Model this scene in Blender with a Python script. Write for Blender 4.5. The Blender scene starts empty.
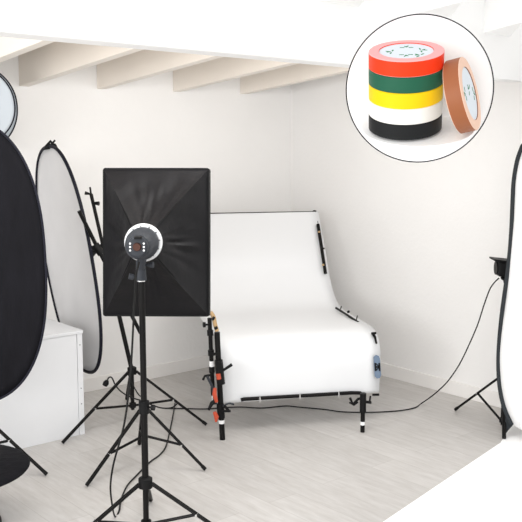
import bpy, bmesh, math, random
from mathutils import Vector, Matrix, noise
random.seed(4)
C = bpy.context.scene.collection
PI = math.pi

# ------------------------------------------------------------------ camera
F = 904.0; CH = 1.85; PITCH = math.atan(128/904.0)
cp, sp = math.cos(PITCH), math.sin(PITCH)
cam = bpy.data.objects.new('camera', bpy.data.cameras.new('camera'))
C.objects.link(cam)
cam.data.sensor_width = 36; cam.data.lens = F/522*36
cam.location = (0, 0, CH); cam.rotation_euler = (PI/2-PITCH, 0, 0)
bpy.context.scene.camera = cam

def ray(px, py):
    dx = px-261; dy = 261-py
    return Vector((dx, F*cp+dy*sp, -F*sp+dy*cp))
def at(px, py, Y):
    r = ray(px, py); return Vector((0, 0, CH))+r*(Y/r.y)
def onz(px, py, z=0.0):
    r = ray(px, py); return Vector((0, 0, CH))+r*((z-CH)/r.z)

# ------------------------------------------------------------------ materials
def mat(name, col, rough=0.6, metal=0.0, spec=None, bump=0.0, bscale=60, var=0.0, vscale=6, coat=0.0, sss=0, trans=0, stretch=None):
    m = bpy.data.materials.new(name); m.use_nodes = True
    nt = m.node_tree; b = nt.nodes['Principled BSDF']
    b.inputs['Base Color'].default_value = (*col, 1)
    b.inputs['Roughness'].default_value = rough
    b.inputs['Metallic'].default_value = metal
    if spec is None: spec = .13 if max(col) < .1 else (.3 if name.endswith('tape') else .5)
    b.inputs['Specular IOR Level'].default_value = spec
    if coat: b.inputs['Coat Weight'].default_value = coat
    tc = nt.nodes.new('ShaderNodeTexCoord')
    src = tc.outputs['Object']
    if stretch:
        mp = nt.nodes.new('ShaderNodeMapping'); mp.inputs['Scale'].default_value = stretch
        nt.links.new(src, mp.inputs['Vector']); src = mp.outputs['Vector']
    if var:
        n = nt.nodes.new('ShaderNodeTexNoise'); n.inputs['Scale'].default_value = vscale; n.inputs['Detail'].default_value = 4
        nt.links.new(src, n.inputs['Vector'])
        r = nt.nodes.new('ShaderNodeValToRGB')
        r.color_ramp.elements[0].position = .3; r.color_ramp.elements[1].position = .7
        r.color_ramp.elements[0].color = tuple(c*(1-var) for c in col)+(1,)
        r.color_ramp.elements[1].color = tuple(min(1, c*(1+var)) for c in col)+(1,)
        nt.links.new(n.outputs['Fac'], r.inputs['Fac']); nt.links.new(r.outputs['Color'], b.inputs['Base Color'])
    if bump:
        n = nt.nodes.new('ShaderNodeTexNoise'); n.inputs['Scale'].default_value = bscale; n.inputs['Detail'].default_value = 5
        nt.links.new(src, n.inputs['Vector'])
        bp = nt.nodes.new('ShaderNodeBump'); bp.inputs['Strength'].default_value = bump; bp.inputs['Distance'].default_value = .01
        nt.links.new(n.outputs['Fac'], bp.inputs['Height']); nt.links.new(bp.outputs['Normal'], b.inputs['Normal'])
    return m

M = dict(
 wall=mat('white_plaster', (.87, .86, .85), .9, bump=.15, bscale=40, var=.012, vscale=2),
 base=mat('white_skirting', (.86, .84, .82), .6),
 beam=mat('white_painted_beam', (.83, .77, .70), .7, bump=.1, bscale=20, var=.02, vscale=3),
 fascia=mat('white_fascia_paint', (.97, .97, .965), .6, bump=.05, bscale=20),
 black=mat('black_painted_metal', (.007, .0065, .0065), .42, metal=.0),
 blackp=mat('black_plastic', (.008, .008, .0085), .5),
 dgrey=mat('dark_grey_plastic', (.040, .044, .052), .45),
 chrome=mat('chrome', (.75, .75, .75), .25, metal=1),
 ringw=mat('white_ring_metal', (.85, .86, .88), .35, metal=.3),
 white=mat('white_plastic', (.86, .86, .87), .4),
 fabric=mat('black_softbox_fabric', (.0058, .0055, .0066), .55, spec=.20, bump=.4, bscale=14, var=.12, vscale=9),
 lip=mat('black_nylon_edge', (.006, .006, .0065), .6),
 blackcloth=mat('black_reflector_cloth', (.0062, .006, .0082), .8, bump=.5, bscale=8, var=.2, vscale=7, stretch=(3, 3, .7)),
 silver=mat('pale_silver_cloth', (.70, .695, .70), .75, bump=.25, bscale=6, var=.03, vscale=4),
 bluecloth=mat('bluish_white_cloth', (.50, .545, .59), .8, bump=.2, bscale=8),
 rimd=mat('dark_rim_tape', (.012, .012, .02), .5),
 rimg=mat('charcoal_rim_tape', (.030, .034, .038), .6),
 whitecloth=mat('white_cotton_cloth', (.97, .97, .97), .9, bump=.12, bscale=4),
 cabinet=mat('white_melamine', (.77, .78, .80), .45, bump=.02, bscale=30, var=.015, vscale=4),
 acrylic=mat('white_acrylic_sheet', (.775, .785, .80), .4, spec=.3),
 rubber=mat('black_rubber', (.012, .012, .012), .8),
 cable=mat('black_cable_rubber', (.015, .015, .015), .55),
 orange=mat('orange_red_plastic', (.50, .065, .025), .45),
 gold=mat('brass_metal', (.62, .42, .22), .35, metal=.8),
 blue=mat('blue_grey_sticker', (.15, .21, .30), .5),
 red=mat('red_tape', (.93, .040, .003), .45), redside=mat('pale_red_tape_edge', (.95, .42, .42), .7),
 green=mat('green_tape', (.012, .105, .058), .45), yellow=mat('yellow_tape', (.95, .60, 0.0), .45),
 wtape=mat('white_tape', (.86, .86, .82), .5), btape=mat('black_tape', (.016, .017, .018), .45),
 brown=mat('brown_tape', (.32, .108, .043), .5), brownside=mat('pale_brown_tape_edge', (.88, .60, .46), .7),
 label=mat('pale_blue_paper_label', (.74, .80, .86), .7), logo=mat('green_print', (.005, .20, .06), .6),
 amber=mat('amber_glass', (.06, .02, .012), .2), board=mat('gloss_white_board', (.98, .98, .98), .6),
)
# pale laminate planks
def floor_mat():
    m = bpy.data.materials.new('pale_oak_laminate'); m.use_nodes = True
    nt = m.node_tree; b = nt.nodes['Principled BSDF']; L = nt.links
    tc = nt.nodes.new('ShaderNodeTexCoord'); mp = nt.nodes.new('ShaderNodeMapping')
    mp.inputs['Rotation'].default_value = (0, 0, math.radians(49.6)*-1+math.radians(90)+math.radians(9.2))
    mp.inputs['Rotation'].default_value = (0, 0, -math.atan2(.761, -.648))
    L.new(tc.outputs['Object'], mp.inputs['Vector'])
    br = nt.nodes.new('ShaderNodeTexBrick')
    br.inputs['Scale'].default_value = 1; br.inputs['Brick Width'].default_value = 1.25; br.inputs['Row Height'].default_value = .19
    br.inputs['Mortar Size'].default_value = .0022; br.inputs['Mortar Smooth'].default_value = .3
    br.inputs['Color1'].default_value = (.60, .585, .57, 1); br.inputs['Color2'].default_value = (.55, .535, .52, 1)
    br.inputs['Mortar'].default_value = (.48, .46, .445, 1); br.offset = .37
    L.new(mp.outputs['Vector'], br.inputs['Vector'])
    mp2 = nt.nodes.new('ShaderNodeMapping'); mp2.inputs['Scale'].default_value = (2.4, 13, 1)
    L.new(mp.outputs['Vector'], mp2.inputs['Vector'])
    n = nt.nodes.new('ShaderNodeTexNoise'); n.inputs['Scale'].default_value = 2.2; n.inputs['Detail'].default_value = 8; n.inputs['Roughness'].default_value = .65
    L.new(mp2.outputs['Vector'], n.inputs['Vector'])
    r = nt.nodes.new('ShaderNodeValToRGB'); r.color_ramp.elements[0].position = .3; r.color_ramp.elements[1].position = .72
    r.color_ramp.elements[0].color = (.84, .825, .81, 1); r.color_ramp.elements[1].color = (1.05, 1.05, 1.05, 1)
    L.new(n.outputs['Fac'], r.inputs['Fac'])
    mx = nt.nodes.new('ShaderNodeMix'); mx.data_type = 'RGBA'; mx.blend_type = 'MULTIPLY'; mx.inputs['Factor'].default_value = 1
    L.new(br.outputs['Color'], mx.inputs['A']); L.new(r.outputs['Color'], mx.inputs['B'])
    L.new(mx.outputs['Result'], b.inputs['Base Color'])
    b.inputs['Roughness'].default_value = .42
    b.inputs['Specular IOR Level'].default_value = .35
    return m
M['floor'] = floor_mat()

# ------------------------------------------------------------------ mesh helpers
def obj(name, bm, m, parent=None, smooth=True, label=None, bevel=0):
    bmesh.ops.recalc_face_normals(bm, faces=bm.faces)
    me = bpy.data.meshes.new(name)
    bm.to_mesh(me); bm.free()
    for x in (m if isinstance(m, (list, tuple)) else [m]): me.materials.append(x)
    if smooth:
        me.polygons.foreach_set('use_smooth', [True]*len(me.polygons))
        try: me.set_sharp_from_angle(angle=math.radians(38))
        except Exception: pass
    o = bpy.data.objects.new(name, me); C.objects.link(o)
    if parent is not None: o.parent = parent
    if bevel:
        b = o.modifiers.new('bevel', 'BEVEL'); b.width = bevel; b.segments = 2; b.limit_method = 'ANGLE'
    if label: o['label'] = label
    return o
def tag(o, label, cat, group=None):
    o['label'] = label; o['category'] = cat
    if group: o['group'] = group
    return o
def thing(name, label, cat, loc=(0, 0, 0), group=None, rot=None):
    o = bpy.data.objects.new(name, None); C.objects.link(o)
    o.empty_display_size = .05
    o.location = loc
    if rot is not None: o.rotation_euler = rot
    return tag(o, label, cat, group)
def struct(name, bm, m, bevel=0):
    o = obj(name, bm, m, smooth=False, bevel=bevel); o['kind'] = 'structure'; return o

def frame(d):
    d = d.normalized(); a = Vector((0, 0, 1)) if abs(d.z) < .9 else Vector((1, 0, 0))
    u = d.cross(a).normalized(); return u, d.cross(u).normalized()
def tube(bm, pts, r, n=10, closed=False, cap=True):
    pts = [Vector(p) for p in pts]; N = len(pts); rings = []
    rs = r if isinstance(r, (list, tuple)) else [r]*N
    pu = None
    for i, p in enumerate(pts):
        if closed: d = pts[(i+1) % N]-pts[i-1]
        else: d = pts[min(i+1, N-1)]-pts[max(i-1, 0)]
        d.normalize()
        if pu is None: u, v = frame(d)
        else:
            u = (pu-d*pu.dot(d)).normalized(); v = d.cross(u)
        pu = u
        rings.append([bm.verts.new(p+(u*math.cos(2*PI*k/n)+v*math.sin(2*PI*k/n))*rs[i]) for k in range(n)])
    rng = range(N) if closed else range(N-1)
    for i in rng:
        a, b = rings[i], rings[(i+1) % N]
        for k in range(n): bm.faces.new((a[k], a[(k+1) % n], b[(k+1) % n], b[k]))
    if cap and not closed: bm.faces.new(rings[0]); bm.faces.new(rings[-1])
    return bm
def rod(pts, r, n=10): return tube(bmesh.new(), pts, r, n)
def smooth_path(pts, k=8):
    pts = [Vector(p) for p in pts]; out = []
    P = [pts[0]*2-pts[1]]+pts+[pts[-1]*2-pts[-2]]
    for i in range(1, len(P)-2):
        for j in range(k):
            t = j/k; a, b, c, d = P[i-1], P[i], P[i+1], P[i+2]
            out.append(.5*((2*b)+(c-a)*t+(2*a-5*b+4*c-d)*t*t+(3*b-a-3*c+d)*t**3))
    return out+[pts[-1]]
def box(bm, c, s, R=None):
    M4 = Matrix.Translation(Vector(c))
    if R is not None: M4 = M4 @ R.to_4x4()
    bmesh.ops.create_cube(bm, size=1, matrix=M4 @ Matrix.Diagonal((*s, 1)))
    return bm
def basis(x, y, z): return Matrix((x, y, z)).transposed()
def prism(bm, pts, off):
    """polygon pts extruded by vector off"""
    a = [bm.verts.new(p) for p in pts]; b = [bm.verts.new(Vector(p)+off) for p in pts]
    bm.faces.new(a); bm.faces.new(b[::-1])
    for i in range(len(a)):
        j = (i+1) % len(a); bm.faces.new((a[i], a[j], b[j], b[i]))
    return bm
def lathe(bm, prof, n=40, Mx=None, close=True):
    """prof = (r, z) list; closed profile loop if close"""
    rings = []
    for r, z in prof:
        rings.append([bm.verts.new((r*math.cos(2*PI*k/n), r*math.sin(2*PI*k/n), z)) for k in range(n)] if r > 1e-6 else [bm.verts.new((0, 0, z))])
    L = len(rings)
    for i in range(L if close else L-1):
        a, b = rings[i], rings[(i+1) % L]
        if len(a) == 1 and len(b) == 1: continue
        for k in range(n):
            k2 = (k+1) % n
            if len(a) == 1: bm.faces.new((a[0], b[k], b[k2]))
            elif len(b) == 1: bm.faces.new((a[k], a[k2], b[0]))
            else: bm.faces.new((a[k], a[k2], b[k2], b[k]))
    if Mx is not None: bmesh.ops.transform(bm, matrix=Mx, verts=bm.verts)
    return bm
def axis_mx(p, d):
    """matrix that puts local z along d at p"""
    u, v = frame(d); return Matrix.Translation(p) @ basis(u, v, u.cross(v) if u.cross(v).dot(d) > 0 else -(u.cross(v))).to_4x4()
def superellipse(a, b, e=2.0, n=72):
    out = []
    for k in range(n):
        t = 2*PI*k/n; c, s = math.cos(t), math.sin(t)
        out.append((a*math.copysign(abs(c)**(2/e), c), b*math.copysign(abs(s)**(2/e), s)))
    return out

# ------------------------------------------------------------------ the room
P0 = onz(290, 350); PL = onz(88, 391.5)
wdir = (PL-P0).normalized()                    # along the left-back wall, towards the near left
rdir = Vector((-wdir.y, wdir.x, 0))            # perpendicular: along right wall towards the near right
if rdir.y > 0: rdir = -rdir
# walls
TH = .12
def wall(name, a, b, z0, z1, out):
    return struct(name, prism(bmesh.new(), [a+Vector((0, 0, z0)), b+Vector((0, 0, z0)), b+Vector((0, 0, z1)), a+Vector((0, 0, z1))], out*TH), M['wall'])
LW = P0+wdir*4.2; RW = P0+rdir*5.0
wall('wall_left', P0-wdir*TH, LW, 0, 3.0, -rdir)
wall('wall_right', P0, RW, 0, 3.6, -wdir)
struct('baseboard_left', prism(bmesh.new(), [P0+rdir*.0, LW, LW+rdir*.014, P0+rdir*.014+wdir*.0], Vector((0, 0, .10))), M['base'], .003)
struct('baseboard_right', prism(bmesh.new(), [P0+wdir*.014+rdir*.014, P0+rdir*.014, RW, RW+wdir*.014], Vector((0, 0, .10))), M['base'], .003)
# floor
bm = bmesh.new(); box(bm, (0, 3.2, -.05), (9.5, 13, .1)); struct('floor', bm, M['floor'])

# bulkhead (fascia of the loft) : lower edge height 2.15
HB = 2.15
A = onz(0, 32, HB); B = onz(522, 81, HB); bd = (B-A).normalized()
bn = Vector((-bd.y, bd.x, 0))                  # away from the camera
if bn.y < 0: bn = -bn
A2 = A-bd*2.4; B2 = B+bd*.1
# beams: intersect bottom-edge rays with the left wall plane
def on_leftwall(px, py):
    r = ray(px, py); o = Vector((0, 0, CH)); t = (P0-o).dot(rdir)/r.dot(rdir); return o+r*t
wpts = [on_leftwall(*q) for q in ((-65, 76), (19, 83), (97, 90), (173, 93), (240, 92))]
wpts = wpts
hz = sum(p.z for p in wpts[2:])/3
# rise from beam 2 : bottom edge passes pixel (180,67)
r = ray(180, 67); o0 = Vector((0, 0, CH)); p = wpts[2]
s = rdir.cross(Vector((0, 0, 1)))
t = (p-o0).dot(s)/r.dot(s); q = o0+r*t
RISE = (q.z-p.z)/((q-p).dot(rdir))
print('WALL', [tuple(round(v, 3) for v in w) for w in wpts], 'rise', RISE, 'P0', P0, 'A', A, 'B', B)
bdv = (rdir+Vector((0, 0, RISE))).normalized()
BH = .20
def to_bulk(p):                                # length along bdv until 2 cm behind the bulkhead's back face
    n = bn; back = A+bn*.12
    return (back-p).dot(n)/bdv.dot(n)-.01
zb = hz
for i, w in enumerate(wpts):
    w = Vector((w.x, w.y, zb)); L = to_bulk(w)
    nw = -wdir*.07
    up = Vector((0, 0, BH))
    nm = 'trim_%d' % (i+2)
    e = w+bdv*L
    L2 = to_bulk(w+nw); e2 = w+nw+bdv*L2
    bm = bmesh.new()
    a = [bm.verts.new(v) for v in (w, w+nw, w+nw+up, w+up)]
    b = [bm.verts.new(v) for v in (e, e2, e2+up, e+up)]
    bm.faces.new(a); bm.faces.new(b[::-1])
    for k in range(4): bm.faces.new((a[k], a[(k+1) % 4], b[(k+1) % 4], b[k]))
    struct(nm, bm, M['beam'], .004)
# ceiling boards resting on the beams, up to the bulkhead
bm = bmesh.new()
up0 = Vector((0, 0, zb+BH))
a0 = Vector((P0.x, P0.y, 0))+up0; b0 = Vector((LW.x, LW.y, 0))+up0
e0 = a0+bdv*to_bulk(a0); e1 = b0+bdv*max(.3, to_bulk(b0))
prism(bm, [a0, b0, e1, e0], Vector((0, 0, .03)))
struct('ceiling', bm, M['beam'])
bm = bmesh.new(); prism(bm, [A2, B2, B2+bn*.12, A2+bn*.12], Vector((0, 0, 1.0)))
struct('trim_1', bm, M['fascia'], .003)

# short rafter wedges standing proud of the fascia, upper right (tip, near corner)
def on_fascia(px, py):
    r = ray(px, py); o = Vector((0, 0, CH)); n = bn; t = (A-o).dot(n)/r.dot(n); return o+r*t
for i, (tip, low, near) in enumerate((((318, 1), (360, 7), (367, -2)), ((402, 17), (452, 17), (462, 2)), ((484, 33), (511, 37), (523, 22)))):
    a = on_fascia(*tip); b = on_fascia(*low); n_ = at(*near, b.y*.90)
    bm = bmesh.new(); prism(bm, [a+bn*.01, b+bn*.01, n_], Vector((0, 0, .35)))
    struct('trim_%d' % (i+7), bm, M['fascia'])

# ------------------------------------------------------------------ cabinet, left
fc = onz(85, 434); hC = .64
top_c = at(82.5, 330, fc.y); hC = top_c.z
k = Vector((wdir.x, wdir.y, 0)); inn = -rdir
cab = thing('storage_cabinet', 'plain white low storage cabinet against the wall behind the large black reflector', 'cabinet', fc)
def L3(u, v, z): return k*u+inn*v+Vector((0, 0, z))
dist = (fc-P0).dot(rdir)-.03                   # depth to the wall
dist = min(dist, .52)
W = .75
def cbox(name, u0, u1, v0, v1, z0, z1, m, bev=.002, label=None):
    bm = prism(bmesh.new(), [L3(u0, v0, z0), L3(u1, v0, z0), L3(u1, v1, z0), L3(u0, v1, z0)], Vector((0, 0, z1-z0)))
    return obj(name, bm, m, cab, False, label, bev)
cbox('side_panel', 0, .035, .0, dist, 0, hC-.02, M['cabinet'])
cbox('body', .037, W, .004, dist, 0, hC-.02, M['cabinet'])
cbox('top_panel', -.004, W, -.004, dist, hC-.02, hC, M['cabinet'])
for z in (hC-.09, hC*.45, hC*.3):
    bm = bmesh.new(); lathe(bm, [(0, 0), (.003, 0), (.003, .003), (0, .003)], 10, axis_mx(L3(.018, 0, z), -inn), False)
    obj('screw_cap', bm, M['dgrey'], cab)

# ------------------------------------------------------------------ stands
def tripod(name, label, cx, cy, hubz, lowz, topz, feet, r0=.016, r1=.012, lean=None, joints=.52, group=None, secs=None, footup=.012):
    t = thing(name, label, 'light stand', (cx, cy, 0), group)
    o = Vector((cx, cy, 0)); top = lean-o if lean is not None else Vector((0, 0, topz))
    H = Vector((0, 0, hubz)); d = (top-H)
    segs = secs or [.0, .42, .75, 1.0]
    rr = [r0, (r0+r1)/2, r1]
    for i in range(len(segs)-1):
        obj('column', rod([H+d*segs[i], H+d*segs[i+1]], rr[min(i, 2)], 14), M['black'], t)
        if i:
            dd = d.normalized(); p = H+d*segs[i]
            c = obj('collar', rod([p-dd*.03, p-dd*.028, p+dd*.028, p+dd*.03], [rr[i]*1.2, rr[i]*1.7, rr[i]*1.7, rr[i]*1.2], 14), M['blackp'], t)
            kn = obj('knob', rod([p, p+Vector((.032, -.006, 0)), p+Vector((.033, -.006, 0)), p+Vector((.048, -.009, 0))], [.005, .005, .013, .013], 10), M['blackp'], c)
    obj('column', rod([Vector((0, 0, lowz-.03)), H], r0*.85, 14), M['black'], t)
    hub = obj('tripod_hub', rod([H+Vector((0, 0, -.022)), H+Vector((0, 0, -.02)), H+Vector((0, 0, .022)), H+Vector((0, 0, .03))], [r0*1.6, r0*2.1, r0*2.1, r0*1.3], 16), M['blackp'], t)
    low = obj('lower_collar', rod([Vector((0, 0, lowz-.015)), Vector((0, 0, lowz+.015))], r0*1.55, 14), M['blackp'], t)
    for f in feet:
        f = Vector(f)-o; f.z = footup; h = H+Vector((f.x, f.y, 0)).normalized()*r0*2
        side = Vector((-f.y, f.x, 0)).normalized()*.006
        bm = bmesh.new(); tube(bm, [h+side, f+side], .0065, 8); tube(bm, [h-side, f-side], .0065, 8)
        lg = obj('leg', bm, M['black'], t)
        obj('rubber_foot', rod([f.lerp(h, .05), f-(h-f).normalized()*.004], .0105, 10), M['rubber'], lg)
        j = h.lerp(f, joints); lc = Vector((0, 0, lowz))+Vector((f.x, f.y, 0)).normalized()*r0*1.3
        br = obj('brace', rod([lc, j], .0078, 8), M['black'], t)
        obj('rivet', rod([j-side*2.6, j+side*2.6], .005, 8), M['chrome'], br)
    return t
def polar(cx, cy, R, deg): return (cx+R*math.cos(math.radians(deg)), cy+R*math.sin(math.radians(deg)), 0)

# stand 1 : holds the strobe and softbox
Y1 = 3.84
c1 = at(142, 300, Y1); X1 = c1.x
hub1 = at(145, 483, Y1).z
tripod('light_stand', 'tall black light stand holding the strobe and softbox, nearest tripod in the middle', X1, Y1, hub1, .12, at(141, 268, Y1-.02).z,
       [polar(X1, Y1, .52, 95), polar(X1, Y1, .52, 212), polar(X1, Y1, .52, 348)], .0150, .0125, joints=.42, secs=[0, .36, 1])
# stand 3 : shorter tripod right behind it
fa = onz(87, 487); fb = onz(205, 471); mid = (fa+fb)/2; pd = Vector((-(fb-fa).y, (fb-fa).x, 0)).normalized()
c3 = mid+pd*((fb-fa).length*.289); c3.x = at(143.5, 412, c3.y).x
third = c3+(c3-mid)*2
tripod('light_stand', 'smaller black tripod stand directly behind the softbox stand, feet on bare floor', c3.x, c3.y, at(142, 409, c3.y).z, at(142, 436, c3.y).z, .78,
       [fa, fb, third], .012, .010, joints=.60, secs=[0, 1])
# stand 2 : leaning column carrying the boom arm
fa = onz(63, 444); fb = onz(206, 426); mid = (fa+fb)/2; pd = Vector((-(fb-fa).y, (fb-fa).x, 0)).normalized()
c2 = mid+pd*((fb-fa).length*.289); c2.x = at(132, 372, c2.y).x
third = c2+(c2-mid)*2
top2 = at(91, 194, c2.y)
st2 = tripod('light_stand', 'black tripod with leaning column that carries the boom arm beside the tall grey reflector', c2.x, c2.y, at(131, 371, c2.y).z, at(133, 405, c2.y).z, 1.5,
       [fa, fb, third], .014, .011, lean=top2, joints=.54, secs=[0, .35, .70, 1])
# top stud of stand 2
lt = lambda p: Vector(p)-Vector((c2.x, c2.y, 0))
obj('top_stud', rod([lt(top2), lt(at(90, 187, c2.y))], .006, 10), M['black'], st2)
obj('top_knob', rod([lt(at(85, 193, c2.y)), lt(at(90, 194, c2.y))], [.012, .006], 10), M['blackp'], st2)
obj('side_knob', rod([lt(at(92, 203, c2.y-.01)), lt(at(99, 203.5, c2.y-.02))], [.006, .014], 10), M['blackp'], st2)
# boom arm
yb = c2.y-.05
b0_, b1_ = at(79, 211, 5.34), at(140.5, 333, yb)
bo = thing('boom_arm', 'slanting black boom arm clamped across the leaning stand behind the softbox', 'boom arm', b0_)
obj('arm', rod([Vector((0, 0, 0)), b1_-b0_], .012, 12), M['black'], bo)
pc = (b1_-b0_)*.30
cl = obj('clamp', rod([pc+Vector((-.02, .0, .03)), pc+Vector((.02, 0, -.03))], .024, 12), M['blackp'], bo)
for dx, dz in ((-.05, .02), (-.035, -.035), (.03, -.05), (-.045, -.01)):
    obj('clamp_knob', rod([pc, pc+Vector((dx, -.02, dz))], [.006, .012], 10), M['blackp'], cl)

# ------------------------------------------------------------------ softbox
Yr = 4.20
rc = at(156.2, 242.3, Yr)
ringc = at(143.5, 242.5, 3.90)
rot = basis(Vector((1, 0, 0)), Vector((0, 1, 0)), Vector((0, 0, 1)))
Rm = (Matrix.Rotation(math.radians(-1.0), 3, 'Z') @ Matrix.Rotation(math.radians(-7.0), 3, 'X'))
sb = thing('softbox', 'large rectangular black softbox seen from behind on the tall middle stand', 'softbox', ringc, rot=Rm.to_euler())
inv = Rm.transposed()
rl = inv @ (rc-ringc)                          # rim centre in local
hw, hh = .246, .344
bm = bmesh.new(); NP = 160; NT = 26; rows = []
def rectpt(th):
    c, s = math.cos(th), math.sin(th)
    m = min(hw/abs(c) if abs(c) > 1e-6 else 9, hh/abs(s) if abs(s) > 1e-6 else 9); return c*m, s*m
cang = math.atan2(hh, hw)
for i in range(NT+1):
    t = i/NT; row = []
    for kk in range(NP):
        # even spread that hits the corners
        qd = kk*4//NP; f = (kk % (NP//4))/(NP//4)
        cs = [-cang, cang, PI-cang, PI+cang, 2*PI-cang]
        th = cs[qd]*(1-f)+cs[qd+1]*f
        rx, rz = rectpt(th); sx, sz = .072*math.cos(th), .072*math.sin(th)
        y = rl.y*t
        x = sx*(1-t)+(rx+rl.x)*t; z = sz*(1-t)+(rz+rl.z)*t
        sag = .034*math.sin(PI*t**.8)*math.sin(PI*f)**.8
        wr = noise.noise(Vector((th*6, t*1.6, 3)))*.010*math.sin(PI*f)*math.sin(PI*min(t*1.05, 1))+noise.noise(Vector((x*14, z*14, 1)))*.006*math.sin(PI*t)
        n = Vector((rx, 0, rz)).normalized()
        row.append(bm.verts.new((x-n.x*(sag*.6+wr), y+sag*.9+wr, z-n.z*(sag*.6+wr))))
    rows.append(row)
for i in range(NT):
    for kk in range(NP): bm.faces.new((rows[i][kk], rows[i][(kk+1) % NP], rows[i+1][(kk+1) % NP], rows[i+1][kk]))
shell = obj('fabric_shell', bm, M['fabric'], sb)
sol = shell.modifiers.new('s', 'SOLIDIFY'); sol.thickness = .002
# edge lip frame, extending forward
def rrect(hx, hz, y, rad=.012):
    out = []
    for (sx, sz, a0) in ((1, 1, 0), (-1, 1, 90), (-1, -1, 180), (1, -1, 270)):
        for j in range(4):
            a = math.radians(a0+j*30); out.append(Vector((rl.x+sx*(hx-rad)+rad*math.cos(a), y, rl.z+sz*(hz-rad)+rad*math.sin(a))))
    return out
bm = bmesh.new()
loops = [rrect(hw-.024, hh-.024, rl.y-.003), rrect(hw+.003, hh+.003, rl.y-.007), rrect(hw+.005, hh+.005, rl.y+.05), rrect(hw-.002, hh-.002, rl.y+.05), rrect(hw-.004, hh-.004, rl.y+.004), rrect(hw-.024, hh-.024, rl.y+.002)]
vs = [[bm.verts.new(p) for p in lp] for lp in loops]
for i in range(len(vs)):
    a, b = vs[i], vs[(i+1) % len(vs)]
    for j in range(16): bm.faces.new((a[j], a[(j+1) % 16], b[(j+1) % 16], b[j]))
obj('edge_lip', bm, M['lip'], sb)
bm = bmesh.new(); prism(bm, rrect(hw-.006, hh-.006, rl.y+.012), Vector((0, .003, 0)))
obj('front_diffuser', bm, M['whitecloth'], sb, label='white front diffuser')
for sx, sz in ((1, 1), (-1, 1), (-1, -1), (1, -1)):
    obj('support_rod', rod([Vector((sx*.05, .01, sz*.055)), Vector((rl.x+sx*(hw-.02), rl.y-.004, rl.z+sz*(hh-.02)))], .0035, 8), M['lip'], sb)
# speed ring
Ry = Matrix.Rotation(PI/2, 4, 'X')             # z -> -y
sr = obj('speed_ring', lathe(bmesh.new(), [(.060, -.012), (.079, -.012), (.083, -.006), (.083, .006), (.079, .012), (.060, .012)], 48, Ry), M['ringw'], sb, label='white metal speed ring')
for a in range(0, 360, 30):
    an = math.radians(a+8); bm = bmesh.new()
    box(bm, (.070*math.cos(an), -.013, .070*math.sin(an)), (.010, .006, .004), Matrix.Rotation(-an, 3, 'Y'))
    obj('ring_notch', bm, M['dgrey'], sr, False)

# strobe head
rear = at(137, 247, 3.66); front = ringc+Vector((0.0, -.02, 0))
dv = (front-rear); Ls = dv.length; mx = axis_mx(Vector((0, 0, 0)), dv)
stb = thing('studio_strobe', 'round grey studio flash head seen from behind, centred on the softbox', 'studio flash', rear)
obj('body', lathe(bmesh.new(), [(0, .03), (.047, .03), (.056, .05), (.063, Ls*.5), (.069, Ls*.7), (.070, Ls), (0, Ls)], 40, mx, False), M['dgrey'], stb)
obj('rear_panel', lathe(bmesh.new(), [(0, .0), (.036, .0), (.043, .006), (.046, .032), (0, .032)], 36, mx, False), M['dgrey'], stb)
obj('dial', lathe(bmesh.new(), [(0, -.012), (.015, -.012), (.018, 0.0), (0, 0.0)], 24, mx, False), M['amber'], stb, label='dark amber round dial')
uu = Vector((1, 0, 0)); vv = dv.normalized().cross(uu).normalized()
for s_ in (-1, 1):
    for w_ in (-.014, 0, .014):
        c_ = uu*(.028*s_)+vv*w_; d_ = dv.normalized()*-.003
        obj('button', rod([c_+d_, c_], .0042, 10), M['white'], stb)
g_ = at(138.2, 237.6, 3.665)-rear; bm = bmesh.new(); box(bm, g_, (.030, .035, .010)); obj('grip', bm, M['blackp'], stb, False, bevel=.002)
# mount to the stand
bt = at(141, 272, Y1-.02)-rear
obj('yoke', rod([Vector((.012, .07, -.035)), Vector((.012, .09, -.06)), bt+Vector((0, 0, .01))], .015, 12), M['dgrey'], stb)
ym = obj('tilt_bracket', rod([bt+Vector((0, 0, -.035)), bt+Vector((0, 0, .05))], [.024, .020], 12), M['dgrey'], stb)
obj('tilt_knob', rod([bt+Vector((.0, 0, .03)), bt+Vector((.035, -.01, .032)), bt+Vector((.036, -.01, .032)), bt+Vector((.055, -.014, .033))], [.006, .006, .010, .014], 10), M['dgrey'], ym)
obj('lock_knob', rod([bt+Vector((.0, 0, -.02)), bt+Vector((-.03, -.01, -.02)), bt+Vector((-.031, -.01, -.02)), bt+Vector((-.05, -.014, -.016))], [.006, .006, .013, .013], 10), M['dgrey'], ym)
obj('collar_band', rod([bt+Vector((0, 0, -.040)), bt+Vector((0, 0, -.032))], .0185, 12), M['chrome'], stb)

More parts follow.
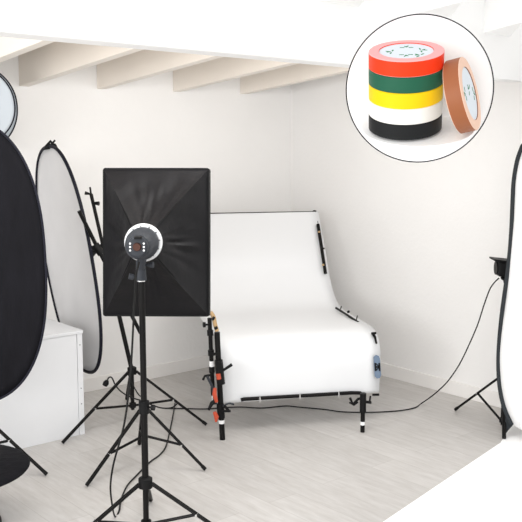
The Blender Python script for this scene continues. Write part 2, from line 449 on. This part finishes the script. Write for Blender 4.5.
# ------------------------------------------------------------------ oval reflectors
def reflector(name, label, c, u, v, a, b, e, m, mr, rr, cat='reflector', group=None, wr=.012, back=None):
    u = u.normalized(); v = v.normalized(); n = u.cross(v).normalized()
    t = thing(name, label, cat, c, group)
    bm = bmesh.new(); out = superellipse(a-rr*.5, b-rr*.5, e, 96); NR = 14
    rows = []
    cen = bm.verts.new((0, 0, 0))
    for i in range(1, NR+1):
        f = i/NR; row = []
        for x, y in out:
            w_ = wr*noise.noise(Vector((x*f*5+y*f*1.5, y*f*2.2, c[0])))*(1-f**6)
            row.append(bm.verts.new(u*x*f+v*y*f+n*w_))
        rows.append(row)
    N = len(out)
    for k_ in range(N): bm.faces.new((cen, rows[0][k_], rows[0][(k_+1) % N]))
    for i in range(NR-1):
        for k_ in range(N): bm.faces.new((rows[i][k_], rows[i][(k_+1) % N], rows[i+1][(k_+1) % N], rows[i+1][k_]))
    f = obj('fabric', bm, m, t); s_ = f.modifiers.new('s', 'SOLIDIFY'); s_.thickness = .002; s_.offset = 0
    obj('rim', tube(bmesh.new(), [u*x+v*y for x, y in superellipse(a, b, e, 96)], rr, 8, True), mr, t)
    return t
# black reflector
cB = at(-41, 263, 4.45)
reflector('oval_reflector', 'large oval black fabric reflector at the far left edge', cB, Vector((1, .05, 0)), Vector((-.02, .02, 1)), .426, .722, 2.5, M['blackcloth'], M['rimd'], .006)
fS = onz(46.5, 476); cS = Vector((fS.x-.44, fS.y+.10, 0))
ts = tripod('light_stand', 'black tripod behind the large black reflector, only one slanting leg in view', cS.x, cS.y, .36, .12, 1.55, [(fS.x, fS.y, 0), polar(cS.x, cS.y, .44, 168), polar(cS.x, cS.y, .44, 255)], .016, .012, joints=.5)
# grey tall reflector
cG = at(67.8, 261, 5.74)
vG = at(50, 147, 5.74)-at(88.5, 372, 5.74)
uG = Vector((.55, -.84, 0)); uG = uG-vG.normalized()*uG.dot(vG.normalized())
reflector('oval_reflector', 'tall narrow pale grey oval reflector with black rim standing behind the white cabinet', cG, uG, vG, .42, vG.length/2, 2.35, M['silver'], M['rimd'], .011, wr=.01)
ct = at(50.5, 147, 5.72)
rcp = thing('reflector_clamp', 'small black clamp on top of the tall pale grey reflector', 'clamp', ct)
obj('jaw', prism(bmesh.new(), [Vector((-.045, -.012, -.02)), Vector((-.02, -.012, .02)), Vector((.03, -.012, .022)), Vector((.06, -.012, -.035)), Vector((.02, -.012, -.008))], Vector((0, .024, 0))), M['blackp'], rcp, False, bevel=.002)
obj('lever', rod([Vector((-.03, 0, .0)), Vector((.0, 0, .035)), Vector((.035, 0, .0))], .010, 8), M['blackp'], rcp)
obj('screw', rod([Vector((.01, 0, .02)), Vector((.03, 0, .042))], .006, 8), M['blackp'], rcp)
# two round ones, top left
c_ = at(-31, 109, 5.62)
reflector('round_reflector', 'round bluish-white reflector, the outer of the two hanging at the top left corner', c_, Vector((1, .1, 0)), Vector((.02, 0, 1)), .29, .275, 2.1, M['bluecloth'], M['rimd'], .0045)
c_ = at(-35, 105, 5.50)
reflector('round_reflector', 'round bluish-white reflector, the inner and nearer of the two at the top left corner', c_, Vector((1, .16, 0)), Vector((-.04, 0, 1)), .29, .25, 2.1, M['bluecloth'], M['rimd'], .0045)

for nm, ln, dz in (('round_reflector', .275, 0), ('round_reflector.001', .25, 0)):
    o_r = bpy.data.objects[nm]
    obj('hanging_cord', rod([Vector((0, 0, ln)), Vector((.01, .02, zb+.0-o_r.location.z if zb-o_r.location.z > ln+.02 else ln+.04))], .003, 8), M['cable'], o_r)
# black round stool bottom left
zs = .30; cs_ = onz(-45, 466, zs)
stl = thing('round_stool', 'low black round-topped stool cut by the bottom left edge', 'stool', (cs_.x, cs_.y, 0))
obj('seat', lathe(bmesh.new(), [(0, zs), (.325, zs), (.338, zs-.006), (.342, zs-.014), (.335, zs-.022), (0, zs-.022)], 72, None, False), M['blackcloth'], stl)
obj('post', rod([Vector((0, 0, .02)), Vector((0, 0, zs-.02))], .03, 16), M['black'], stl)
obj('base', lathe(bmesh.new(), [(0, .0), (.2, .0), (.2, .01), (.03, .03), (0, .03)], 48, None, False), M['black'], stl)

# ------------------------------------------------------------------ shooting table
D1 = at(219.5, 403.5, 5.42); D2p = at(378.5, 392.5, 5.42)
zbt = D1.z
D2p = onz(379, 392.3, zbt)
fx = (D2p-D1); Wt = fx.length; fx.normalize(); fy = Vector((-fx.y, fx.x, 0))
tb = thing('shooting_table', 'white curved product photography table on thin black legs in the room centre', 'photo table', (D1.x, D1.y, 0))
zo = Vector((0, 0, 0))
def T(u, v, z): return fx*u+fy*v+Vector((0, 0, z))
prof = [(0, zbt), (-.006, zbt+.10), (-.010, .43), (.006, .50), (.045, .553), (.11, .583), (.2, .592), (.34, .593), (.50, .593), (.66, .593), (.78, .598), (.87, .622), (.95, .668), (1.02, .732), (1.09, .82), (1.16, .94), (1.25, 1.07), (1.33, 1.19), (1.365, 1.25)]
pp = smooth_path([Vector((0, v, z)) for v, z in prof], 5)
bm = bmesh.new(); NU = 12; g = [[bm.verts.new(T(Wt*i/NU, p.y, p.z)) for p in pp] for i in range(NU+1)]
for i in range(NU):
    for j in range(len(pp)-1): bm.faces.new((g[i][j], g[i+1][j], g[i+1][j+1], g[i][j+1]))
sh = obj('curved_sheet', bm, M['acrylic'], tb, label='smooth white curved acrylic sheet'); s_ = sh.modifiers.new('s', 'SOLIDIFY'); s_.thickness = .004; s_.offset = 0
def pv(px, py, v):                              # table-local point on the pixel at table depth v
    o = Vector((0, 0, CH)); rr_ = ray(px, py); p0 = D1+fy*v; t = (p0-o).dot(fy)/rr_.dot(fy); w = o+rr_*t
    return Vector((w.x-D1.x, w.y-D1.y, w.z))
# rails
fr = obj('front_rail', rod([pv(241, 400, -.02), pv(244, 399.2, -.02), pv(352, 392.8, -.02), pv(360, 393, -.02), pv(364, 396, -.02)], .012, 12), M['black'], tb)
for px_, py_ in ((260, 398.5), (300, 396), (339, 393.6)):
    obj('rail_clip', rod([pv(px_, py_-2.5, -.033), pv(px_, py_+4, -.033)], .005, 8), M['chrome'], fr)
obj('back_rail', rod([pv(200, 213.6, 1.365), pv(316, 211.6, 1.365)], .0045, 8), M['black'], tb)
obj('corner_hook', rod(smooth_path([pv(311.5, 212.5, 1.37), pv(314, 210.8, 1.37), pv(316.5, 212, 1.365), pv(317, 218, 1.34), pv(318, 224, 1.31)], 4), .005, 8), M['black'], tb)
sr_ = obj('side_rail', rod([pv(318, 224.5, 1.29), pv(321, 244, 1.18), pv(325.5, 273.5, 1.05)], .013, 10), M['black'], tb)
for px_, py_ in ((319, 231), (323, 264)):
    obj('rail_bolt', rod([pv(px_, py_, 1.235 if py_ < 250 else 1.07), pv(px_+.2, py_+1.6, 1.235 if py_ < 250 else 1.07)], .009, 8), M['gold'], sr_)
obj('rail_bolt', rod([pv(321, 248, 1.15), pv(324.5, 248.5, 1.15)], .006, 8), M['blackp'], sr_)
# right bed rail with pegs
br_ = obj('bed_rail', rod([pv(336, 308, .70), pv(346, 314.2, .50), pv(358.5, 322.5, .30)], .008, 8), M['black'], tb)
obj('peg', rod([pv(340, 310.5, .62), pv(341.5, 306.0, .62)], .0035, 8), M['black'], br_)
obj('peg', rod([pv(356, 321, .33), pv(357.5, 315.5, .33)], .0035, 8), M['black'], br_)
obj('peg', rod([pv(348, 311, .5), pv(348.8, 312.5, .5)], .010, 8), M['blackp'], br_)
obj('corner_latch', rod([pv(372.5, 333, .05), pv(375, 337, .03), pv(376.5, 343.5, .0)], [.010, .008, .006], 8), M['black'], tb)
obj('corner_knob', rod([pv(371.5, 333.5, .03), pv(376, 333, .03)], .008, 8), M['blackp'], tb)
# sticker on the front right of the lip
def strip(px0, px1, pys, v, ox=0): return [pv(px0, y_, v) for y_ in pys]+[pv(px1, y_, v) for y_ in reversed(pys)]
bm = bmesh.new(); prism(bm, [pv(x_, y_, -.028) for x_, y_ in ((373.6, 357), (376.2, 355), (379, 356), (380, 359), (381.2, 375), (380, 378), (377, 378.5), (374.8, 376.5))], fy*.004)
stk = obj('sticker', bm, M['blue'], tb, False, label='blue-grey rounded sticker with a black H-shaped logo')
def bar(x0, y0, x1, y1, w, parent, m, v=-.031):
    a, b = pv(x0, y0, v), pv(x1, y1, v); d = (b-a).normalized(); sd = fy.cross(d).normalized()*w
    return prism(bmesh.new(), [a-sd, b-sd, b+sd, a+sd], fy*.002)
for q_ in ((375.2, 363.0, 375.8, 371.0, .0052), (379.2, 363.0, 379.8, 371.0, .0052), (375.6, 367.0, 379.6, 367.0, .0052), (375.8, 363.4, 379.2, 366.8, .0028), (375.8, 370.8, 379.2, 367.2, .0028)):
    obj('logo', bar(*q_, None, None), M['blackp'], stk, False)
# legs
def floor_local(px, py): p = onz(px, py); return Vector((p.x-D1.x, p.y-D1.y, 0))
fL = floor_local(222.5, 439.5); fR = floor_local(362.5, 432)
vL = fL.dot(fy); vR = fR.dot(fy)
def leg(fb_, top, band, rad=.016):
    lg = obj('leg', rod([fb_+Vector((0, 0, .0)), Vector((top.x, top.y, top.z))], rad, 12), M['black'], tb)
    c_ = fb_.lerp(top, band)
    obj('silver_band', rod([c_-Vector((0, 0, .011)), c_+Vector((0, 0, .011))], rad+.001, 12), M['white'], lg); return lg
leg(fL, pv(217, 332, vL), .17, .017)
leg(fR, Vector((fR.x, fR.y, .23)), .25, .014)
obj('leg_sleeve', rod([Vector((fR.x, fR.y, .13)), Vector((fR.x, fR.y, .25))], .020, 12), M['blackp'], tb)
# rear legs hidden under the bed, same build
for px_ in (.36, Wt-.22):
    b_ = T(px_, .93, 0); leg(b_, T(px_, .93, .62), .1, .014)
for px_ in (.06, Wt-.07):
    obj('side_bar', rod([T(px_, .04, .49), T(px_, .12, .555), T(px_, .7, .565), T(px_, .88, .595), T(px_, 1.0, .67)], .010, 8), M['black'], tb)
obj('cross_bar', rod([T(.03, .10, .55), T(Wt-.03, .10, .55)], .010, 8), M['black'], tb)
# underside clamps by the right leg
obj('leg_clamp', rod([pv(350, 398, .0), pv(353, 404, .0), pv(358, 399, .0), pv(362, 398, .0)], .009, 8), M['blackp'], tb)
obj('leg_clamp', rod([pv(349.5, 402.5, .0), pv(354, 405, .0), pv(358, 402, .0)], .006, 8), M['blackp'], tb)
obj('leg_clamp', rod([pv(362, 401.5, .0), pv(371, 402.5, .0)], .010, 8), M['blackp'], tb)
obj('leg_clamp', rod([pv(369.5, 402, .0), pv(370.5, 396, .0)], .006, 8), M['blackp'], tb)
obj('end_foot', rod([pv(372.5, 394.8, .02), pv(379, 394.6, .02)], .008, 8), M['blackp'], tb)
# left clamp complex: second upright, knobs, brass hinge, levers, orange clamps
v2 = vL-.02
up_ = obj('upright', rod([pv(213.5, 404, v2+.05), pv(211.5, 360, v2+.05), pv(209.5, 318, v2+.05)], .013, 12), M['black'], tb)
for py_, r_, m_ in ((333, .019, 'blackp'), (353, .019, 'blackp'), (364, .0145, 'white'), (370, .018, 'blackp'), (398, .0145, 'chrome')):
    x_ = 209.5+(py_-318)*.047
    obj('collar' if m_ == 'blackp' else 'silver_band', rod([pv(x_-.1, py_-3, v2+.05), pv(x_+.1, py_+2.5, v2+.05)], r_, 12), M[m_], up_)
obj('knob', rod([pv(209, 324.5, v2+.04), pv(205.5, 324.7, v2+.03), pv(205.4, 324.7, v2+.03), pv(203, 324.8, v2+.03)], [.006, .006, .016, .016], 10), M['blackp'], up_)
obj('cross_link', rod([pv(211, 354, v2+.04), pv(217.5, 354, v2)], .009, 8), M['blackp'], tb)
hn = obj('brass_hinge', rod(smooth_path([pv(210.5, 312, v2), pv(213.5, 317, v2), pv(215, 324, v2), pv(217, 331, v2)], 4), .013, 10), M['gold'], tb, label='brass-coloured hinge')
obj('hinge_pin', rod([pv(212.5, 318, v2-.02), pv(214, 319, v2-.02)], .013, 10), M['blackp'], hn)
obj('hinge_pin', rod([pv(215.5, 327, v2-.02), pv(216.5, 329, v2-.02)], .011, 10), M['blackp'], hn)
obj('lever', rod([pv(219, 373, vL-.03), pv(223, 370.5, vL-.03), pv(232, 364.5, vL-.03)], [.008, .008, .010], 8), M['blackp'], tb)
obj('clamp_block', rod([pv(218.5, 360, vL-.02), pv(221, 384, vL-.02)], .025, 8), M['blackp'], tb)
obj('grip_clamp', rod([pv(203, 380, vL-.02), pv(205, 376, vL-.02), pv(211, 375, vL-.02)], .008, 8), M['blackp'], tb)
obj('grip_clamp', rod([pv(207, 376, vL-.02), pv(213, 388, vL-.02), pv(216, 404, vL-.02)], .009, 8), M['dgrey'], tb)
obj('orange_grip', rod([pv(215, 388, vL-.05), pv(214.5, 394, vL-.05), pv(216.5, 402, vL-.05)], [.010, .014, .010], 8), M['orange'], tb, label='orange-red clamp grip')
obj('orange_grip', rod([pv(214.5, 412, vL-.05), pv(216.5, 417, vL-.05), pv(216, 422, vL-.05)], [.011, .015, .006], 8), M['orange'], tb, label='orange-red clamp tip')
obj('orange_grip', rod([pv(218, 374, vL-.045), pv(219, 379, vL-.045)], .014, 8), M['orange'], tb, label='small orange-red clamp pad')
obj('clamp_jaw', rod([pv(208.5, 410, vL-.04), pv(212, 403, vL-.04), pv(217, 399, vL-.04)], [.008, .013, .010], 8), M['blackp'], tb)
obj('clamp_jaw', rod([pv(224, 405, vL-.03), pv(229, 411.5, vL-.03)], [.008, .010], 8), M['blackp'], tb)
obj('clamp_jaw', rod([pv(222, 411, vL-.03), pv(230.5, 411, vL-.03)], .008, 8), M['blackp'], tb)
obj('clamp_handle', rod(smooth_path([pv(223, 406, vL-.03), pv(229, 403.4, vL-.03), pv(234, 404.5, vL-.03)], 4), .006, 8), M['dgrey'], tb)
obj('leg_sleeve', rod([pv(220.2, 404, vL), pv(221.2, 418, vL)], .023, 12), M['blackp'], tb)

# ------------------------------------------------------------------ right: pop-up background, flash on stand
Yp = 5.40
cont = [(524, 146), (519, 160), (515.5, 180), (514.3, 200), (513.3, 225), (511.6, 250), (508.8, 275), (505.3, 300), (502.8, 320), (501, 340), (500, 360), (500.6, 380), (503, 397), (507, 411), (513, 424)]
XE = at(500, 360, Yp).x; PU = Vector((.70, -.714, 0)).normalized(); PN = Vector((PU.y, -PU.x, 0))
def onp(px, py):
    r_ = ray(px, py); o = Vector((0, 0, CH)); q_ = Vector((XE, Yp, 0)); t_ = (q_-o).dot(PN)/r_.dot(PN); return o+r_*t_
pl = [onp(x_-1.6, y_) for x_, y_ in cont]; HWp = .74; PC = Vector((XE, Yp, 0))+PU*HWp
bpn = thing('popup_background', 'large white pop-up background panel with charcoal rim at the right edge, cloth train on floor', 'photo background', PC, rot=(0, 0, math.atan2(PU.y, PU.x)))
lc = [Vector(((p_-PC).dot(PU), 0, p_.z)) for p_ in smooth_path(pl, 4)]
zt = lc[0].z
top_extra = [Vector((lc[0].x*.62, 0, zt+.19)), Vector((0, 0, zt+.30))]
lcf = [top_extra[1], top_extra[0]+Vector((lc[0].x*-.0, 0, 0))]
left = smooth_path([Vector((0, 0, zt+.29)), Vector((lc[0].x*.45, 0, zt+.25)), Vector((lc[0].x*.8, 0, zt+.12)), lc[0]], 6)[:-1]+lc
bot = smooth_path([lc[-1], Vector((lc[-1].x*.72, 0, .035)), Vector((lc[-1].x*.35, 0, .012)), Vector((0, 0, .010))], 6)[1:]
left = left+bot
# gentle bend so the panel is a bowed sheet
def bend(p): return Vector((p.x, .12*(p.x/.75)**2*.0+.0, p.z))
right = [Vector((-p.x, 0, p.z)) for p in reversed(left)][1:-1]
loop = [bend(p) for p in left+right]
bm = bmesh.new(); cen = Vector((0, 0, .85)); rows = []
for f in (.25, .5, .75, .9, 1):
    rows.append([bm.verts.new(cen.lerp(p, f)+Vector((0, .01*noise.noise(p*3*f), 0))) for p in loop])
c0 = bm.verts.new(cen); N = len(loop)
for k_ in range(N): bm.faces.new((c0, rows[0][k_], rows[0][(k_+1) % N]))
for i in range(4):
    for k_ in range(N): bm.faces.new((rows[i][k_], rows[i][(k_+1) % N], rows[i+1][(k_+1) % N], rows[i+1][k_]))
f_ = obj('panel_fabric', bm, M['whitecloth'], bpn); s_ = f_.modifiers.new('s', 'SOLIDIFY'); s_.thickness = .003
rl_ = [bend(p) for p in left[:len(left)-len(bot)]]
rl_ = [Vector((-p.x, p.y, p.z)) for p in reversed(rl_)][:-1]+rl_
obj('rim', tube(bmesh.new(), rl_, .0135, 8), M['rimg'], bpn, label='charcoal rim')
tr = [onz(500.5, 443.5), onz(383, 523), onz(300, 580), Vector((.55, 2.4, 0)), Vector((2.9, 2.4, 0)), PC+PU*HWp*.9, PC, onz(513, 424)]
bm = bmesh.new(); prism(bm, [Vector(((p_-PC).dot(PU), (p_-PC).dot(Vector((-PU.y, PU.x, 0))), .001)) for p_ in tr], Vector((0, 0, .005)))
obj('floor_train', bm, M['whitecloth'], bpn, False)
bm = bmesh.new(); q0 = onp(506, 416); q1 = onp(513.5, 424); q2 = onp(504, 439)
prism(bm, [Vector(((p_-PC).dot(PU), -.004, max(.007, p_.z))) for p_ in (q0, q1, q2)], Vector((0, .01, 0)))
obj('rim_shadow_patch', bm, M['rimg'], bpn, False)  # dark triangle standing in for the rim's shadow and a stand leg

cF = onz(502, 425); 
fs = [onz(455.5, 411), onz(504, 440), None]; fs[2] = Vector((2*cF.x-fs[0].x*.5-fs[1].x*.5+.2, cF.y+.2, 0)); fs[2] = Vector((1.75, 5.72, 0))
tripod('light_stand', 'black tripod by the right wall, half hidden behind the white background panel', cF.x, cF.y, at(502, 377, cF.y).z, at(501, 420, cF.y).z, at(506, 280, cF.y).z, fs, .012, .010, joints=.50)
pf = at(501, 268, cF.y)
fl = thing('flash_head', 'small black flash head peeking out beside the white background panel', 'studio flash', pf)
bm = bmesh.new(); box(bm, (0.03, 0, 0), (.115, .11, .095)); obj('body', bm, M['blackp'], fl, False, bevel=.010)
bm = bmesh.new(); box(bm, (.012, -.01, .052), (.15, .13, .010), Matrix.Rotation(math.radians(6), 3, 'Y')); obj('top_flap', bm, M['blackp'], fl, False, bevel=.002)
obj('lens_ring', rod([Vector((-.035, 0, 0)), Vector((-.025, 0, 0))], .042, 20), M['black'], fl)
obj('mount', rod([Vector((.03, 0, -.04)), Vector((.035, 0, -.10))], [.022, .014], 12), M['blackp'], fl)
obj('handle', rod([Vector((.02, -.02, -.05)), Vector((.0, -.03, -.062))], .012, 10), M['blackp'], fl)

# ------------------------------------------------------------------ cables
def cable(name, label, pts, r=.004, cat='cable'):
    base = Vector(pts[0]); return tag(obj_at(name, smooth_path(pts, 8), r, base), label, cat)
def obj_at(name, path, r, base):
    o = obj(name, rod([p-base for p in path], r, 8), M['cable']); o.location = base; return o
R_ = .0065
def fl_(px, py): p = onz(px, py, .006); return p
yF = cF.y
cable('power_cable', 'thin black cable drooping from the right flash head and crossing the floor',
      [at(499, 278, yF), at(494, 283, yF), at(489.5, 290, yF), at(484, 305, yF), at(477.5, 325, yF), at(468, 347, yF), at(459, 365, yF), at(448, 381, yF+.06), at(438, 391, yF+.16), at(430, 397.5, yF+.26), fl_(422, 403), fl_(415, 407.6), fl_(400, 410.6), fl_(380, 412), fl_(362, 412.3), fl_(342, 411.8), fl_(325, 409.5), fl_(300, 407.2), fl_(285, 406), fl_(262, 408.0), fl_(240, 407), fl_(222, 407.8), fl_(205, 409), fl_(185, 408.6), fl_(165, 408.4)], .0042)
y1 = Y1-.03
cable('strobe_cable', 'black cable hanging from the grey flash head down beside the tall stand',
      [at(139, 262, 3.72), at(136, 276, 3.74), at(134.5, 300, 3.78), at(132.5, 340, 3.8), at(130, 380, 3.8), at(124, 425, 3.8), at(114, 462, 3.84), at(110.5, 485, 3.90), at(112, 504, 3.98), onz(115, 516.5, .006), onz(119, 511, .006), onz(121, 500, .006), onz(127, 486, .006), onz(137, 475, .006), onz(150, 462, .006), onz(160, 454.5, .006), onz(166, 446, .006), onz(170, 430, .006), onz(173, 415, .006), onz(175, 403, .006)], .0045)
yy = c2.y-.25
cable('power_cable', 'black cable with plug looping beside the leaning stand near the white cabinet',
      [at(107, 381, yy), at(109, 377.5, yy), at(112, 378, yy), at(116, 386, yy), at(123, 393, yy), at(133, 398, yy), at(143, 401, yy), at(152, 405, yy), at(162, 408, yy), at(172, 407.5, yy), at(178, 403, yy)], .0045)
pg = bpy.data.objects['power_cable.001']; bm = bmesh.new()
tube(bm, [at(107.3, 380.5, yy)-pg.location, at(106, 383, yy)-pg.location, at(104.8, 385.5, yy)-pg.location], [.010, .019, .016], 10); obj('plug', bm, M['blackp'], pg)
cable('sync_cable', 'thin black cable between the leaning stand hub and the tripod in front',
      [at(128, 374, yy+.15), at(133, 385, yy+.1), at(139, 395, yy), at(146, 399, yy-.1)], .004)

# ------------------------------------------------------------------ round inset picture with tape rolls, built as a board hung before the fascia
Yd = 3.62
bc = at(418.9, 89.2, Yd); w = (Vector((0, 0, CH))-bc).normalized()     # towards the viewer
u = Vector((0, 0, 1)).cross(w).normalized()
u = -u if u.x < 0 else u
v = w.cross(u).normalized(); v = v if v.z > 0 else -v
S = (bc-Vector((0, 0, CH))).length*math.cos(math.atan(235/904))/F*1.0  # metres per pixel near the board
cd = (at(420, 88, Yd)-at(419, 88, Yd)).length
S = cd
Rb = 72.6*S
bd_t = thing('round_inset_board', 'round white inset picture with thin black rim, built as a board before the white loft fascia', 'inset picture', bc)
MB = basis(u, v, w).to_4x4()
obj('board', lathe(bmesh.new(), [(0, 0), (Rb, 0), (Rb, -.018), (0, -.018)], 120, MB, False), M['board'], bd_t)
obj('rim', tube(bmesh.new(), [u*Rb*math.cos(a/60*PI)+v*Rb*math.sin(a/60*PI)+w*.0005 for a in range(120)], .0024, 8, True), M['rimd'], bd_t)
pB = bc-w*.02+v*.15                                                   # hanger back to the fascia
tt = (A-pB).dot(bn)/(-w).dot(bn)
obj('hanger', rod([v*.15-w*.015, v*.15-w*(tt+.02)], .012, 10), M['fascia'], bd_t)
# tape geometry frame
tl = math.radians(18.5)
ax = (v*math.cos(tl)+w*math.sin(tl)).normalized()                     # stack axis
qd = u.cross(ax).normalized(); qd = qd if qd.dot(w) > 0 else -qd      # across the shelf towards the viewer
Rt = .1400; Wd = 16.0*S*.94
# position of stack base: pixel (406,129) at distance Rt in front of the board
def on_board(px, py, off):
    o = Vector((0, 0, CH)); rr_ = ray(px, py); p0 = bc+w*off; t = (p0-o).dot(w)/rr_.dot(w); return o+rr_*t
Rt = 37.2*S*.938
base = on_board(405, 127.2, Rt*1.06+.01)
# white curved ledge
bm = bmesh.new(); poly = []
cx0 = on_board(418, 129, Rt*1.06+.01)-base
for a in range(0, 181, 6):
    an = math.radians(a); poly.append(base-bc+cx0+u*(.215*math.cos(an))+qd*(.20*math.sin(an)-.03)-ax*.0015)
backq = -Rt*1.22
poly.append(base-bc+cx0-u*.215+qd*(backq+.03)-ax*.0015); poly.append(base-bc+cx0+u*.215+qd*(backq+.03)-ax*.0015)
obj('shelf', prism(bm, poly, -ax*.006), M['board'], bd_t, False)
def logo_mark(parent, p, e1, e2, n, s_):
    bm = bmesh.new()
    def br(x0, y0, x1, y1, wd):
        a = p+e1*x0*s_+e2*y0*s_; b = p+e1*x1*s_+e2*y1*s_; sd = n.cross((b-a).normalized())*wd*s_
        prism(bm, [a-sd, b-sd, b+sd, a+sd], n*.0008)
    br(-.5, .5, 0, -.3, .14); br(0, -.3, .35, .9, .14); br(0, -.3, -.05, .5, .10)
    br(-1.6, -.6, -.5, -.6, .16); br(.5, -.6, 1.6, -.6, .16)
    obj('logo', bm, M['logo'], parent, False)
def roll(label, c, axd, m, ms, Rr=Rt, wd=Wd, logos=(), xref=None):
    t = thing('tape_roll', label, 'tape roll', c)
    e1 = (xref-axd*xref.dot(axd)).normalized(); e2 = axd.cross(e1)
    mx = basis(e1, e2, axd).to_4x4(); ri = Rr*.725; h = wd/2
    bm = lathe(bmesh.new(), [(ri, -h), (Rr-.003, -h), (Rr, -h+.0025), (Rr, h-.0025), (Rr-.003, h), (ri, h)], 96, mx)
    o = obj('tape', bm, [m, ms], t)
    for f in o.data.polygons:
        if abs(f.normal.dot(axd)) > .6: f.material_index = 1
    lab = obj('core_label', lathe(bmesh.new(), [(0, -h+.003), (ri-.001, -h+.003), (ri-.001, h-.003), (0, h-.003)], 64, mx, False), M['label'], t, label='pale printed paper core label' if logos else None)
    for (a, rd, rt) in logos:
        an = math.radians(a); p_ = (e1*math.cos(an)+e2*math.sin(an))*ri*rd+axd*(h-.003)
        f1 = e1*math.cos(math.radians(rt))+e2*math.sin(math.radians(rt)); f2 = axd.cross(f1)
        logo_mark(lab, p_, f1, f2, axd, .0155)
    return t
gap = Wd*1.004
names = [('black tape roll at the bottom of the stack of five', 'btape', 'btape'), ('white tape roll between the black and yellow ones in the stack', 'wtape', 'wtape'),
         ('yellow tape roll in the middle of the stack of five', 'yellow', 'yellow'), ('dark green tape roll directly under the red one in the stack', 'green', 'green'),
         ('red tape roll on top of the stack with green marks on its pale core', 'red', 'redside')]
for i, (lb, m_, ms_) in enumerate(names):
    roll(lb, base+ax*(Wd/2+gap*i), ax, M[m_], M[ms_], logos=((90, .55, 0), (-90, .55, 180), (10, .62, -80), (185, .62, 80), (-50, .66, 60)) if i == 4 else (), xref=u)
# leaning brown roll
nb = (u*.93+v*.23+w*.26).normalized(); RB = 37.0*S*.93
o_ = Vector((0, 0, CH)); r_ = ray(462.2, 95.4); dB = RB*math.sqrt(1-nb.dot(ax)**2)+Wd*.5*abs(nb.dot(ax))
rcn = o_+r_*((base+ax*dB-o_).dot(ax)/r_.dot(ax))
print('BROWN u', (rcn-base).dot(u), 'q', (rcn-base).dot(qd), 'off', (rcn-bc).dot(w), 'R', Rt, RB, 'W', Wd, 'dot', nb.dot(u), nb.dot(qd))
roll('brown tape roll leaning on the right side of the tape stack', rcn, nb, M['brown'], M['brownside'], Rr=RB, wd=Wd*1.02, logos=((0, .2, -40),  (-90, .75, 180), (90, .75, 0)), xref=v)

# ------------------------------------------------------------------ light
sc = bpy.context.scene
wd_ = bpy.data.worlds.new('world'); sc.world = wd_; wd_.use_nodes = True
bg = wd_.node_tree.nodes['Background']; bg.inputs['Color'].default_value = (1, .995, .985, 1); bg.inputs['Strength'].default_value = 1.0
def area(name, loc, tgt, sx, sy, e, col=(1, 1, 1)):
    l = bpy.data.lights.new(name, 'AREA'); l.shape = 'RECTANGLE'; l.size = sx; l.size_y = sy; l.energy = e; l.color = col
    o = bpy.data.objects.new(name, l); C.objects.link(o); o.location = loc
    o.rotation_euler = (Vector(tgt)-Vector(loc)).to_track_quat('-Z', 'Y').to_euler(); return o
area('daylight_fill', (-1.2, -2.2, 1.7), (.2, 6, 1.1), 4.0, 2.2, 110, (1, .998, .99))  # daylight from windows behind the camera
area('daylight_fill', (-3.5, .6, 1.9), (1.7, 5.8, .7), 2.4, 2.0, 120, (1, 1, 1))  # added fill from the left to lift the right wall, no known window
mid_ = (A+B)/2+bn*.32+Vector((-.25, -.2, .12))
lo = area('loft_fill', mid_, mid_+bn*.9-Vector((0, 0, 1.0)), .25, 3.2, 36, (1, .99, .97))  # added fill, unseen behind the fascia, to brighten walls and floor
# long side runs along the loft edge
zl = (Vector((0, 0, 1))*1.0-bn*.9).normalized(); lo.rotation_euler = basis(bd.cross(zl), bd, zl).to_euler()
vs_ = sc.view_settings
vs_.view_transform = 'Standard'; vs_.look = 'None'; vs_.gamma = 1; vs_.exposure = 0.05
try: vs_.use_curve_mapping = False
except Exception: pass

for o in list(C.objects):
    if o.parent is None and 'category' in o:
        c_n = o['category']
        if c_n == 'tape roll': o['group'] = 'rolls of coloured tape on the round board'
        elif c_n == 'light stand': o['group'] = 'black tripod light stands'
        elif o.name.startswith('round_reflector'): o['group'] = 'round reflectors hanging at the top left'
